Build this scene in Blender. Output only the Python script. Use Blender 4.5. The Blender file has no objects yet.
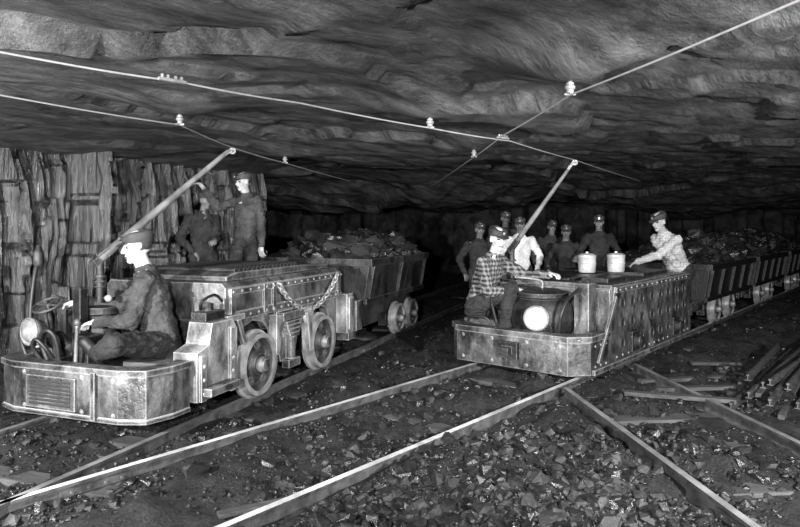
import bpy, math, random, bmesh
from mathutils import Vector as V, Matrix, noise
random.seed(7)
sc=bpy.context.scene
COL=sc.collection
sc.view_settings.view_transform='Standard'
F=650.0; CAMZ=1.6; HZ=225.0
def W(px,py,Y): return V(((px-400)/F*Y, Y, CAMZ-(py-HZ)*Y/F))
# ---------------------------------------------------------------- materials
def M(name,c0,c1,scale=4,rough=.6,metal=0.0,bump=.3,bscale=25,stretch=(1,1,1),detail=8,spec=.5,lo=.35,hi=.65,dist=.02,wear=0,grime=0,rvar=0,bump2=0,b2scale=4,rot=0):
    m=bpy.data.materials.new(name); m.use_nodes=True
    nt=m.node_tree; N=nt.nodes; L=nt.links
    b=N['Principled BSDF']
    tc=N.new('ShaderNodeTexCoord'); mp=N.new('ShaderNodeMapping'); mp.inputs['Scale'].default_value=stretch
    if rot:
        m0=N.new('ShaderNodeMapping'); m0.inputs['Rotation'].default_value=(0,0,rot); L.new(tc.outputs['Object'],m0.inputs['Vector']); L.new(m0.outputs[0],mp.inputs['Vector'])
    else: L.new(tc.outputs['Object'],mp.inputs['Vector'])
    n=N.new('ShaderNodeTexNoise'); n.inputs['Scale'].default_value=scale; n.inputs['Detail'].default_value=detail; n.inputs['Roughness'].default_value=.65
    L.new(mp.outputs[0],n.inputs['Vector'])
    r=N.new('ShaderNodeValToRGB'); r.color_ramp.elements[0].position=lo; r.color_ramp.elements[1].position=hi
    r.color_ramp.elements[0].color=(c0,c0,c0,1); r.color_ramp.elements[1].color=(c1,c1,c1,1)
    L.new(n.outputs['Fac'],r.inputs['Fac']); col=r.outputs['Color']
    if grime:
        mg=N.new('ShaderNodeMapping'); mg.inputs['Scale'].default_value=(5,5,2.6); L.new(tc.outputs['Object'],mg.inputs['Vector'])
        g=N.new('ShaderNodeTexNoise'); g.inputs['Scale'].default_value=1.2; g.inputs['Detail'].default_value=10; g.inputs['Roughness'].default_value=.72; L.new(mg.outputs[0],g.inputs['Vector'])
        gr=N.new('ShaderNodeValToRGB'); gr.color_ramp.elements[0].position=.40; gr.color_ramp.elements[1].position=.62
        k=1-grime; gr.color_ramp.elements[0].color=(k,k,k,1); gr.color_ramp.elements[1].color=(1,1,1,1); L.new(g.outputs['Fac'],gr.inputs['Fac'])
        mx=N.new('ShaderNodeMix'); mx.data_type='RGBA'; mx.blend_type='MULTIPLY'; mx.inputs['Factor'].default_value=1
        L.new(col,mx.inputs['A']); L.new(gr.outputs[0],mx.inputs['B']); col=mx.outputs['Result']
    if wear:
        bv=N.new('ShaderNodeBevel'); bv.samples=4; bv.inputs['Radius'].default_value=.014
        ge=N.new('ShaderNodeNewGeometry'); vm=N.new('ShaderNodeVectorMath'); vm.operation='DOT_PRODUCT'
        L.new(bv.outputs[0],vm.inputs[0]); L.new(ge.outputs['True Normal'],vm.inputs[1])
        a=N.new('ShaderNodeMath');a.operation='SUBTRACT';a.inputs[0].default_value=1;L.new(vm.outputs['Value'],a.inputs[1])
        c=N.new('ShaderNodeMath');c.operation='MULTIPLY';c.inputs[1].default_value=9;L.new(a.outputs[0],c.inputs[0])
        e=N.new('ShaderNodeMath');e.operation='MULTIPLY';e.use_clamp=True;L.new(c.outputs[0],e.inputs[0]);L.new(n.outputs['Fac'],e.inputs[1])
        mx=N.new('ShaderNodeMix'); mx.data_type='RGBA'; L.new(e.outputs[0],mx.inputs['Factor']); L.new(col,mx.inputs['A']); mx.inputs['B'].default_value=(wear,wear,wear,1); col=mx.outputs['Result']
    L.new(col,b.inputs['Base Color'])
    n2=N.new('ShaderNodeTexNoise'); n2.inputs['Scale'].default_value=bscale; n2.inputs['Detail'].default_value=6; n2.inputs['Roughness'].default_value=.7
    L.new(mp.outputs[0],n2.inputs['Vector'])
    bp=N.new('ShaderNodeBump'); bp.inputs['Strength'].default_value=bump; bp.inputs['Distance'].default_value=dist
    L.new(n2.outputs['Fac'],bp.inputs['Height'])
    prev=None
    if bump2:   # faceted fracture planes
        for kk,sc_ in enumerate((b2scale,b2scale*2.7)):
            n3=N.new('ShaderNodeTexVoronoi'); n3.inputs['Scale'].default_value=sc_
            nw=N.new('ShaderNodeTexNoise');nw.inputs['Scale'].default_value=sc_*.8;nw.inputs['Detail'].default_value=3;L.new(mp.outputs[0],nw.inputs['Vector'])
            va=N.new('ShaderNodeVectorMath');va.operation='MULTIPLY_ADD';L.new(nw.outputs['Color'],va.inputs[0]);w_=.5/sc_*1.6;va.inputs[1].default_value=(w_,w_,w_);L.new(mp.outputs[0],va.inputs[2]);L.new(va.outputs[0],n3.inputs['Vector'])
            sb=N.new('ShaderNodeVectorMath');sb.operation='SUBTRACT';L.new(va.outputs[0],sb.inputs[0]);L.new(n3.outputs['Position'],sb.inputs[1])
            cs=N.new('ShaderNodeVectorMath');cs.operation='SUBTRACT';L.new(n3.outputs['Color'],cs.inputs[0]);cs.inputs[1].default_value=(.5,.5,.5)
            dt=N.new('ShaderNodeVectorMath');dt.operation='DOT_PRODUCT';L.new(sb.outputs[0],dt.inputs[0]);L.new(cs.outputs[0],dt.inputs[1])
            b2=N.new('ShaderNodeBump'); b2.inputs['Strength'].default_value=1; b2.inputs['Distance'].default_value=bump2*(1 if kk==0 else .8)
            L.new(dt.outputs['Value'],b2.inputs['Height'])
            if prev: L.new(prev,b2.inputs['Normal'])
            prev=b2.outputs[0]
        L.new(prev,bp.inputs['Normal'])
    L.new(bp.outputs[0],b.inputs['Normal'])
    b.inputs['Roughness'].default_value=rough; b.inputs['Metallic'].default_value=metal
    if rvar:
        rr=N.new('ShaderNodeMapRange'); rr.inputs['From Min'].default_value=.35; rr.inputs['From Max'].default_value=.65; rr.inputs['To Min'].default_value=max(.12,rough-rvar); rr.inputs['To Max'].default_value=min(1,rough+rvar)
        L.new(n2.outputs['Fac'],rr.inputs['Value']); L.new(rr.outputs[0],b.inputs['Roughness'])
    b.inputs['Specular IOR Level'].default_value=spec
    return m
def plaid(name,a,b_,k=15):
    m=M(name,a,a,rough=.9,bump=.3,bscale=60)
    nt=m.node_tree;N=nt.nodes;L=nt.links
    tc=N.new('ShaderNodeTexCoord'); s=N.new('ShaderNodeSeparateXYZ'); L.new(tc.outputs['Object'],s.inputs[0])
    def math_(op,x,y):
        n=N.new('ShaderNodeMath'); n.operation=op
        for i,q in enumerate((x,y)):
            if isinstance(q,(int,float)): n.inputs[i].default_value=q
            else: L.new(q,n.inputs[i])
        return n.outputs[0]
    h=math_('ADD',s.outputs[0],math_('MULTIPLY',s.outputs[1],.8))
    f1=math_('GREATER_THAN',math_('FRACT',math_('MULTIPLY',h,k),0),.5)
    f2=math_('GREATER_THAN',math_('FRACT',math_('MULTIPLY',s.outputs[2],k),0),.5)
    t=math_('MULTIPLY',math_('ADD',f1,f2),.5)
    r=N.new('ShaderNodeValToRGB'); r.color_ramp.elements[0].color=(a,a,a,1); r.color_ramp.elements[1].color=(b_,b_,b_,1)
    L.new(t,r.inputs['Fac']); L.new(r.outputs[0],N['Principled BSDF'].inputs['Base Color'])
    return m
def emis(name,c,s):
    m=M(name,c,c,rough=.2,bump=0)
    b=m.node_tree.nodes['Principled BSDF']
    b.inputs['Emission Color'].default_value=(c,c,c,1); b.inputs['Emission Strength'].default_value=s
    return m
m_ceil=M('ceiling_rock',.014,.105,2.4,.5,0,1.0,14,(2.2,.8,1),12,.5,dist=.02,rvar=.2,bump2=.20,b2scale=1.4,lo=.33,hi=.74,rot=.75)
m_wall=M('seam_rock',.005,.075,4,.28,0,.9,12,(2.4,2.4,.18),12,.9,dist=.035,rvar=.12,bump2=.45,b2scale=3.2)
m_walld=M('shaded_rock',.012,.05,3,.9,0,.9,8,(1,1,1),10,.1,dist=.05)  # unlit depth of the mine put into a darker rock colour
m_floor=M('mine_dirt',.006,.032,5,.8,0,1,50,dist=.03,spec=.35,bump2=.8,b2scale=16)
m_coal=M('coal',.006,.025,6,.32,0,.5,30,spec=.7,rvar=.15)
m_rub=M('rubble_rock',.006,.036,1.5,.55,0,.5,40,spec=.45,rvar=.2)
m_st=M('worn_steel',.02,.30,2.4,.34,.2,.6,16,wear=.6,grime=.84,rvar=.2,lo=.30,hi=.76)
m_std=M('dark_steel',.008,.04,6,.38,.2,.45,40,wear=.15,grime=.5,rvar=.2)
m_stl=M('pale_steel',.12,.52,3,.36,.2,.3,40,wear=.8,grime=.7,rvar=.15)
m_wheel=M('wheel_steel',.012,.06,8,.38,.2,.35,50,wear=.2,grime=.5)
m_rim=M('wheel_rim_steel',.20,.5,8,.3,.4,.15,60)
m_car=M('dimmed_wagon_steel',.005,.022,4,.5,.1,.4,35,wear=.06,grime=.7)  # fading light on the far cars put into darker steel
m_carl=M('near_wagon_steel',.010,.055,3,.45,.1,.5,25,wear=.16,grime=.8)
m_rail=M('rail_rust',.03,.12,10,.5,.2,.4,60)
m_railtop=M('rail_polished',.30,.95,2.5,.3,.3,.25,60,lo=.32,hi=.58)
m_railmid=M('rail_dull_top',.12,.36,4,.35,.3,.1,60)
m_wood=M('old_timber',.02,.08,3,.85,0,.5,20,(1,6,6))
m_seat=M('seat_board',.04,.10,3,.8,0,.5,20,(1,6,6))
m_pole=M('pole_wood',.05,.20,4,.6,0,.9,16)
m_wire=M('copper_wire',.35,.5,10,.35,.4,.1,60)
m_porc=M('insulator_porcelain',.12,.25,10,.3,0,.1,40)
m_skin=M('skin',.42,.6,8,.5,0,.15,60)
m_skinm=M('mid_skin',.26,.46,12,.5,0,.15,60)  # skin of a middle tone
m_skind=M('shaded_skin',.08,.24,14,.5,0,.15,60)  # dim light on the men further back put into a darker skin
m_feat=M('facial_features',.02,.05,8,.5,0,.1,60)
m_cap=M('cap_cloth',.02,.06,8,.7,0,.3,30)
m_denimd=M('dark_work_cloth',.008,.03,10,.85,0,.8,16,dist=.03)
m_denim=M('work_denim',.02,.075,8,.85,0,.9,14,dist=.04)
m_grey=M('grey_jacket_cloth',.02,.085,6,.75,0,.9,14,dist=.05)
m_white=M('white_shirt_cloth',.55,.8,10,.9,0,.3,22)
m_plaid=plaid('plaid_flannel',.012,.20,20)
m_plaid2=plaid('light_check_cotton',.30,.52,42)
m_boot=M('boot_leather',.008,.025,10,.5,0,.3,40)
m_lens=M('lamp_glass',.75,.9,10,.15,0,0,40,spec=.8)
m_lensd=M('dull_lamp_glass',.10,.3,14,.2,0,.1,40,spec=.8)  # lamp glass in a darker, duller grey
m_glow=emis('lit_lamp_glass',.9,2.0)
m_tin=M('tin_pail',.5,.75,8,.3,.3,.1,40,grime=.3)
m_rubber=M('cable_rubber',.01,.03,8,.45,0,.1,40)
# ---------------------------------------------------------------- mesh builder
def frame(d):
    d=V(d).normalized(); u=V((0,0,1)) if abs(d.z)<.95 else V((1,0,0))
    x=u.cross(d).normalized(); y=d.cross(x).normalized(); return x,y,d
class MB:
    rs=1.0
    def __init__(s): s.v=[];s.f=[];s.mi=[]
    def add(s,vs,fs,mi=0):
        o=len(s.v); s.v+= [V(q) for q in vs]; s.f+=[tuple(i+o for i in f) for f in fs]; s.mi+=[mi]*len(fs); return s
    def box(s,c,sz,rz=0,rx=0,ry=0,mi=0):
        R=Matrix.Rotation(rz,3,'Z')@Matrix.Rotation(ry,3,'Y')@Matrix.Rotation(rx,3,'X'); c=V(c)
        vs=[c+R@V((x*sz[0]/2,y*sz[1]/2,z*sz[2]/2)) for x in(-1,1) for y in(-1,1) for z in(-1,1)]
        return s.add(vs,[(0,1,3,2),(4,6,7,5),(0,4,5,1),(2,3,7,6),(0,2,6,4),(1,5,7,3)],mi)
    def bx(s,x0,x1,y0,y1,z0,z1,mi=0): return s.box(((x0+x1)/2,(y0+y1)/2,(z0+z1)/2),(x1-x0,y1-y0,z1-z0),mi=mi)
    def beam(s,a,b,w,h,mi=0):
        a=V(a);b=V(b);x,y,d=frame(b-a)
        vs=[p+x*(i*w/2)+y*(j*h/2) for p in(a,b) for i,j in((-1,-1),(1,-1),(1,1),(-1,1))]
        return s.add(vs,[(3,2,1,0),(4,5,6,7),(0,1,5,4),(1,2,6,5),(2,3,7,6),(3,0,4,7)],mi)
    def prism(s,poly,z0,z1,ax='z',mi=0):
        n=len(poly)
        if ax=='z': f=lambda p,h:(p[0],p[1],h)
        elif ax=='x': f=lambda p,h:(h,p[0],p[1])
        else: f=lambda p,h:(p[0],h,p[1])
        vs=[f(p,z0) for p in poly]+[f(p,z1) for p in poly]
        return s.add(vs,[tuple(range(n))[::-1],tuple(range(n,2*n))]+[(i,(i+1)%n,n+(i+1)%n,n+i) for i in range(n)],mi)
    def rev(s,prof,o,d,n=24,mi=0):
        x,y,d=frame(d);o=V(o);vs=[];fs=[]
        for r,h in prof:
            for i in range(n):
                a=2*math.pi*i/n; vs.append(o+d*h+x*(r*math.cos(a))+y*(r*math.sin(a)))
        k=len(prof)
        for j in range(k-1):
            for i in range(n): fs.append((j*n+i,j*n+(i+1)%n,(j+1)*n+(i+1)%n,(j+1)*n+i))
        fs.append(tuple(range(n))[::-1]); fs.append(tuple(range((k-1)*n,k*n)))
        return s.add(vs,fs,mi)
    def ring(s,prof,o,d,n=24,mi=0):
        x,y,d=frame(d);o=V(o);vs=[];fs=[];k=len(prof)
        for r,h in prof:
            for i in range(n):
                a=2*math.pi*i/n; vs.append(o+d*h+x*(r*math.cos(a))+y*(r*math.sin(a)))
        for j in range(k):
            q=(j+1)%k
            for i in range(n): fs.append((j*n+i,j*n+(i+1)%n,q*n+(i+1)%n,q*n+i))
        return s.add(vs,fs,mi)
    def cyl(s,a,b,r1,r2=None,n=16,mi=0):
        a=V(a);b=V(b); return s.rev([(r1,0),(r1 if r2 is None else r2,(b-a).length)],a,b-a,n,mi)
    def cap(s,a,b,r1,r2=None,n=14):
        a=V(a);b=V(b);r2=r1 if r2 is None else r2;r1*=MB.rs;r2*=MB.rs;L=(b-a).length
        if L<1e-5: return s.ell(a,(r1,r1,r1))
        pr=[(max(1e-4,r1*math.cos(t)),r1*math.sin(t)) for t in [-math.pi/2*.98,-1.1,-.6,-.25]]
        pr+=[(r1,0),(r2,L)]+[(max(1e-4,r2*math.cos(t)),L+r2*math.sin(t)) for t in [.25,.6,1.1,math.pi/2*.98]]
        return s.rev(pr,a,b-a,n)
    def ell(s,c,r,fr=None,n=16,m=10,mi=0):
        c=V(c);X,Y,Z=fr if fr else (V((1,0,0)),V((0,1,0)),V((0,0,1)));vs=[];fs=[]
        for j in range(m+1):
            t=math.pi*(j/m)*.998+.001-math.pi/2
            for i in range(n):
                a=2*math.pi*i/n; vs.append(c+X*(r[0]*math.cos(t)*math.cos(a))+Y*(r[1]*math.cos(t)*math.sin(a))+Z*(r[2]*math.sin(t)))
        for j in range(m):
            for i in range(n): fs.append((j*n+i,j*n+(i+1)%n,(j+1)*n+(i+1)%n,(j+1)*n+i))
        fs.append(tuple(range(n))[::-1]);fs.append(tuple(range(m*n,(m+1)*n)))
        return s.add(vs,fs,mi)
    def tube(s,path,r,n=10,mi=0):
        P=[V(p) for p in path];vs=[];fs=[];px=None
        if 2<len(P)<12:
            Q=[]
            for i in range(len(P)-1):
                p0=P[max(i-1,0)];p1=P[i];p2=P[i+1];p3=P[min(i+2,len(P)-1)]
                for k in range(4):
                    t=k/4;Q.append(.5*((2*p1)+(p2-p0)*t+(2*p0-5*p1+4*p2-p3)*t*t+(3*p1-p0-3*p2+p3)*t**3))
            Q.append(P[-1]);P=Q
        for k,p in enumerate(P):
            d=(P[min(k+1,len(P)-1)]-P[max(k-1,0)]).normalized()
            if px is None: x,y,_=frame(d)
            else:
                x=(px-d*px.dot(d)).normalized(); y=d.cross(x)
            px=x
            for i in range(n):
                a=2*math.pi*i/n; vs.append(p+x*r*math.cos(a)+y*r*math.sin(a))
        for k in range(len(P)-1):
            for i in range(n): fs.append((k*n+i,k*n+(i+1)%n,(k+1)*n+(i+1)%n,(k+1)*n+i))
        fs.append(tuple(range(n))[::-1]);fs.append(tuple(range((len(P)-1)*n,len(P)*n)))
        return s.add(vs,fs,mi)
    def torus(s,c,R,r,d,n=28,m=8,mi=0):
        x,y,z=frame(d);c=V(c);vs=[];fs=[]
        for i in range(n):
            a=2*math.pi*i/n;q=x*math.cos(a)+y*math.sin(a)
            for j in range(m):
                b=2*math.pi*j/m; vs.append(c+q*(R+r*math.cos(b))+z*(r*math.sin(b)))
        for i in range(n):
            for j in range(m): fs.append((i*m+j,((i+1)%n)*m+j,((i+1)%n)*m+(j+1)%m,i*m+(j+1)%m))
        return s.add(vs,fs,mi)
    def loft(s,rings):
        n=20;vs=[];fs=[]
        for c,X,Y,rx,ry in rings:
            rx*=MB.rs;ry*=MB.rs
            for i in range(n):
                a=2*math.pi*i/n;ca,sa=math.cos(a),math.sin(a)
                e=.85; vs.append(V(c)+X*(rx*math.copysign(abs(ca)**e,ca))+Y*(ry*math.copysign(abs(sa)**e,sa)))
        for j in range(len(rings)-1):
            for i in range(n): fs.append((j*n+i,j*n+(i+1)%n,(j+1)*n+(i+1)%n,(j+1)*n+i))
        fs.append(tuple(range(n))[::-1]);fs.append(tuple(range((len(rings)-1)*n,len(rings)*n)))
        return s.add(vs,fs)
def mk(name,mb,mats,parent=None,bevel=0,smooth=False,label=None,cat=None,kind=None,group=None,center=True,seg=2,sharp=40):
    me=bpy.data.meshes.new(name)
    if center:
        xs=[v.x for v in mb.v];ys=[v.y for v in mb.v];zs=[v.z for v in mb.v]
        c=V(((min(xs)+max(xs))/2,(min(ys)+max(ys))/2,(min(zs)+max(zs))/2 if parent else min(zs)))
    else: c=V((0,0,0))
    me.from_pydata([v-c for v in mb.v],[],mb.f)
    if not isinstance(mats,(list,tuple)): mats=[mats]
    for m in mats: me.materials.append(m)
    for p,i in zip(me.polygons,mb.mi): p.material_index=i; p.use_smooth=smooth
    me.validate(); me.update()
    bm=bmesh.new();bm.from_mesh(me);bmesh.ops.recalc_face_normals(bm,faces=bm.faces);bm.to_mesh(me);bm.free()
    o=bpy.data.objects.new(name,me);COL.objects.link(o)
    po=V((0,0,0))
    if parent is not None:
        o.parent=parent; po=V(parent.get('o_off',(0,0,0)))
    o.location=c-po
    o['o_off']=tuple(c)
    if smooth and sharp:
        try: me.set_sharp_from_angle(angle=math.radians(sharp))
        except Exception: pass
    if bevel:
        b=o.modifiers.new('bevel','BEVEL');b.width=bevel;b.segments=seg;b.limit_method='ANGLE';b.angle_limit=math.radians(40)
    if label:o['label']=label
    if cat:o['category']=cat
    if kind:o['kind']=kind
    if group:o['group']=group
    return o
def empty(name,loc,rz,label,cat,group=None):
    e=bpy.data.objects.new(name,None);COL.objects.link(e);e.location=loc;e.rotation_euler=(0,0,rz);e.empty_display_size=.2
    e['label']=label;e['category']=cat
    if group:e['group']=group
    return e
fb=lambda x,y,z,o=4:noise.fractal(V((x,y,z)),1.0,2.0,o)
def facet(x,y,z,amp,tilt):
    p=V((x,y,z));d,pts=noise.voronoi(p);c=pts[0];r=noise.cell_vector(c*17.3)
    q=p-c;return (r.x-.5)*amp+q.x*(r.y-.5)*tilt+q.y*(r.z-.5)*tilt+q.z*(r.x-.5)*tilt
# ---------------------------------------------------------------- frames of the two trains
CL=V((-2.294,4.761,0)); DL=V((.35,.937,0)).normalized(); NL=V((DL.y,-DL.x,0)); AL=math.atan2(-DL.x,DL.y)
CR=V((1.31,6.75,0));   DR=V((.643,.766,0)).normalized(); NR=V((DR.y,-DR.x,0)); AR=math.atan2(-DR.x,DR.y)
def PL(l,t,z=0): return CL+NL*l+DL*t+V((0,0,z))
def PR(l,t,z=0): return CR+NR*l+DR*t+V((0,0,z))
G=.575
cd=(V((1.52,5.98,0))-V((1.76,3.23,0))).normalized()
c1=V((1.50,6.18,0));c2=V((2.52,6.98,0))
def wpath(pts,z=2.3):
    r=[]
    for px,py in pts:
        Y=(z-CAMZ)*F/(HZ-py);r.append(V(((px-400)/F*Y,Y,z)))
    return r
w1=wpath([(-120,32),(0,52),(180,82),(300,103),(430,128),(510,141),(575,160),(640,181)])
w2=wpath([(-80,80),(0,95),(180,125),(232,147.5),(285,163),(350,181)])
w3=wpath([(900,-44),(800,0),(570,95),(502,136),(474,157),(430,187)])
HANG=[w1[4],w2[2],w3[2],w3[4],w2[4]]
# ---------------------------------------------------------------- floor
def sstep(a,b,x):
    x=max(0,min(1,(x-a)/(b-a)));return x*x*(3-2*x)
def raild(x,y):
    q=V((x,y,0))-CR;l=q.dot(NR);d=min(abs(l-G),abs(l+G))
    q=V((x,y,0))-CL;l=q.dot(NL);d=min(d,abs(l-G),abs(l+G))
    for c in(c1,c2):
        q=V((x,y,0))-c
        if q.dot(cd)<.1: d=min(d,abs(q.dot(V((cd.y,-cd.x,0)))))
    return d
def fh(x,y):
    p=V((x,y,0))-CL; l=p.dot(NL);t=p.dot(DL)
    rd=raild(x,y)
    k=.25+.75*sstep(.05,.30,rd)
    h=.03+k*(.12*fb(x*1.3,y*1.3,0)+.06*fb(x*4,y*4,3,3))
    h=min(h,.055+.10*sstep(.04,.3,rd))
    h+=.42*sstep(-.95,-1.15,l)*sstep(1.6,2.4,t)*sstep(4.6,4.0,t)
    h+=.10*sstep(-.95,-1.5,l)
    q=V((x,y,0))-CR; l2=q.dot(NR);t2=q.dot(DR)
    h+=.09*sstep(.62,1.0,l2)*sstep(.6,-.8,t2)*sstep(1.75,1.3,x+.1*y-.4)*sstep(.03,.3,rd)
    return max(h,-.03)
def grid(x0,x1,y0,y1,st,fn):
    nx=int((x1-x0)/st);ny=int((y1-y0)/st);mb=MB()
    vs=[fn(x0+(x1-x0)*i/nx,y0+(y1-y0)*j/ny) for j in range(ny+1) for i in range(nx+1)]
    fs=[(j*(nx+1)+i,j*(nx+1)+i+1,(j+1)*(nx+1)+i+1,(j+1)*(nx+1)+i) for j in range(ny) for i in range(nx)]
    mb.add(vs,fs);return mb
mk('floor',grid(-9,16,-2,22,.085,lambda x,y:V((x,y,fh(x,y)))),m_floor,smooth=True,kind='structure',center=False,label='dark dirt and slack coal mine floor',sharp=0)
def ch(x,y):
    wx=.6*fb(x*.5,y*.5,3,3)+.08*fb(x*2.2,y*2.2,13,2);wy=.6*fb(x*.5+9,y*.5,3,3)+.08*fb(x*2.2+5,y*2.2,13,2)
    u=(x*.7+y*.7);v=(y*.7-x*.7)
    h=2.50+.06*fb(x*.35+3,y*.3,1,4)
    h+=facet(u*.30+wx*.5,v*.50+wy*.6,0,.10,.20)
    h+=facet(u*.75+wx,v*1.4+wy,5,.022,.06)
    h+=facet(u*2.2+wx*2,v*3.6+wy*2,8,.007,.03)
    h+=.008*fb(u*1.3,v*4,5,5)
    p=V((x,y,0))-CL;l=p.dot(NL)
    h-=.10*sstep(-1.0,-2.2,l)
    h-=.16*sstep(3,8,x)
    lo=2.35+.02*fb(x*1.2,y*2,8,3)
    if h<lo+.06: h=lo+.06*math.exp((h-lo-.06)/.06)
    for q in HANG:
        d2=(x-q.x)**2+(y-q.y)**2
        if d2<1.2: k=math.exp(-d2/.12);h=h*(1-k)+2.372*k
    k=sstep(10.5,15,y+1.2*fb(x*.4,y*.4,40,3))
    h-=k*(.35+.35*fb(x*.35,y*.25,50,4))
    return h
mk('ceiling',grid(-8,14,-1.2,20.5,.055,lambda x,y:V((x,y,ch(x,y)))),m_ceil,smooth=True,kind='structure',center=False,label='undulating slab rock mine roof',sharp=0)
def wallmesh(p0,d,nrm,L,Z,st,amp=1.0):
    nx=int(L/st);nz=int(Z/st);mb=MB();vs=[]
    for j in range(nz+1):
        for i in range(nx+1):
            s=L*i/nx;z=-.2+Z*j/nz
            wx=.25*fb(s*1.2,z*.8,3,3)
            q=.18*fb(s*.6,z*.3,2,4)+.035*fb(s*8,z*1.2,4,4)
            q+=facet(s*3.0+wx,z*.14+wx,1,.13,.6)+facet(s*8+wx*2,z*.34,4,.07,.3)+facet(s*17,z*1.1,6,.02,.12)
            q-=.10*sstep(2.0,2.5,z)
            vs.append(p0+d*s+nrm*q*amp+V((0,0,z)))
    mb.add(vs,[(j*(nx+1)+i,j*(nx+1)+i+1,(j+1)*(nx+1)+i+1,(j+1)*(nx+1)+i) for j in range(nz) for i in range(nx)])
    return mb
mk('wall_left',wallmesh(PL(-2.10,-5),DL,NL,10.6,3.0,.035),m_wall,smooth=True,kind='structure',center=False,label='black coal seam wall with tall vertical fractures',sharp=30)
mk('wall_left_return',wallmesh(PL(-2.10,5.6),-NL,DL,4.0,3.0,.1,.5),m_walld,smooth=True,kind='structure',center=False,label='shade-dark rock corner of a side entry')
mk('wall_side_entry',wallmesh(PL(-5.5,5.4),DL,NL,16,3.0,.15),m_walld,smooth=True,kind='structure',center=False,label='shade-dark rock wall of the side entry')
mk('wall_back',wallmesh(V((-8,20,0)),V((1,0,0)),V((0,-1,0)),22,3.0,.15,1.5),m_walld,smooth=True,kind='structure',center=False,label='shade-dark rock face')
mk('wall_right',wallmesh(V((12.8,-1,0)),V((0,1,0)),V((-1,0,0)),22,3.0,.15,1.5),m_walld,smooth=True,kind='structure',center=False,label='shade-dark rock rib')
# ---------------------------------------------------------------- rails
RP=[(-.05,0),(.05,0),(.05,.012),(.012,.022),(.009,.075),(.024,.082),(.024,.1),(-.024,.1),(-.024,.082),(-.009,.075),(-.012,.022),(-.05,.012)]
def rail(a,b,label,group,z=0,top=None):
    a=V(a);b=V(b);d=(b-a).normalized();x=V((d.y,-d.x,0));mb=MB();n=len(RP)
    vs=[p+x*q[0]+V((0,0,q[1]+z)) for p in(a,b) for q in RP]
    mb.add(vs,[tuple(range(n))[::-1],tuple(range(n,2*n))])
    for i in range(n):
        mb.add([vs[i],vs[(i+1)%n],vs[n+(i+1)%n],vs[n+i]],[(0,1,2,3)],1 if i==6 else 0)
    L=(b-a).length;k=2.3
    while k<L-1:
        for sg in(-1,1):
            c=a+d*k+x*(sg*.02)+V((0,0,z+.048));mb.box(c,(.018,.42,.04),rz=math.atan2(-d.x,d.y))
            for q in(-.15,-.05,.05,.15): mb.cyl(c+d*q,c+d*q+x*(sg*.025),.011,n=6)
        k+=4.2
    return mk('rail',mb,[m_rail,top or m_railtop],label=label,cat='rail',group=group)
rail(CR+NR*(-G)+DR*(-6.5),CR+NR*(-G)+DR*13,'polished steel rail under the riveted locomotive','rails of the crossing track')
rail(CR+NR*(G)+DR*(-6.5),CR+NR*(G)+DR*13,'polished steel rail running past gravel bank','rails of the crossing track')
rail(PL(-G,-3.3),PL(-G,13),'steel rail beneath the wheeled locomotive','rails of the inner track',top=m_railmid)
rail(PL(G,-2.6),PL(G,13),'steel rail beneath the wheeled locomotive','rails of the inner track',top=m_railmid)
rail(c1-cd*5.2,c1-cd*.22,'dull rail branching over the gravel','rails of the branch track',top=m_railmid,z=.01)
rail(c2-cd*5.6,c2,'dull rail branching over the gravel','rails of the branch track',top=m_railmid,z=.01)
def ties(fn,ang,rng,step,grp):
    t=rng[0];first=None
    while t<rng[1]:
        p=fn(t)
        if first is None:
            mb=MB().box((0,0,.05),(1.7,.17,.1));first=o=mk('railroad_tie',mb,m_wood,bevel=.008,label='weathered wooden railroad tie half buried in dirt',cat='railroad tie',group=grp)
        else:
            o=first.copy();COL.objects.link(o)
        o.location=(p.x,p.y,-.085);o.rotation_euler=(random.uniform(-.01,.01),random.uniform(-.012,.012),ang+random.uniform(-.03,.03));t+=step
ties(lambda t:PR(0,t),AR,(-5.8,12),.78,'ties of the crossing track')
ties(lambda t:PL(0,t),AL,(-2.2,11),.78,'ties of the inner track')
ac=math.atan2(-cd.x,cd.y);mid=(c1+c2)/2
ties(lambda t:mid-cd*t,ac,(.5,4.6),.72,'ties of the branch track')
# ---------------------------------------------------------------- rubble
tmpl=[]
for k in range(12):
    bm=bmesh.new();pts=[V((random.uniform(-1,1),random.uniform(-.9,.9),random.uniform(-.65,.65))).normalized()*random.uniform(.75,1.1) for _ in range(15)]
    for p in pts: bm.verts.new((p.x,p.y,p.z*.85))
    r_=bmesh.ops.convex_hull(bm,input=bm.verts)
    bmesh.ops.delete(bm,geom=[g for g in r_['geom_interior'] if isinstance(g,bmesh.types.BMVert)],context='VERTS')
    bm.verts.index_update();bm.verts.ensure_lookup_table()
    tmpl.append(([v.co.copy() for v in bm.verts],[tuple(v.index for v in f.verts) for f in bm.faces]));bm.free()
def rock(mb,p,r,mi=0):
    vs,fs=random.choice(tmpl)
    R=Matrix.Rotation(random.uniform(0,6.3),3,'Z')@Matrix.Rotation(random.uniform(-.6,.6),3,'X')
    mb.add([p+R@(v*r) for v in vs],fs,mi)
mb=MB();n=0
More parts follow.
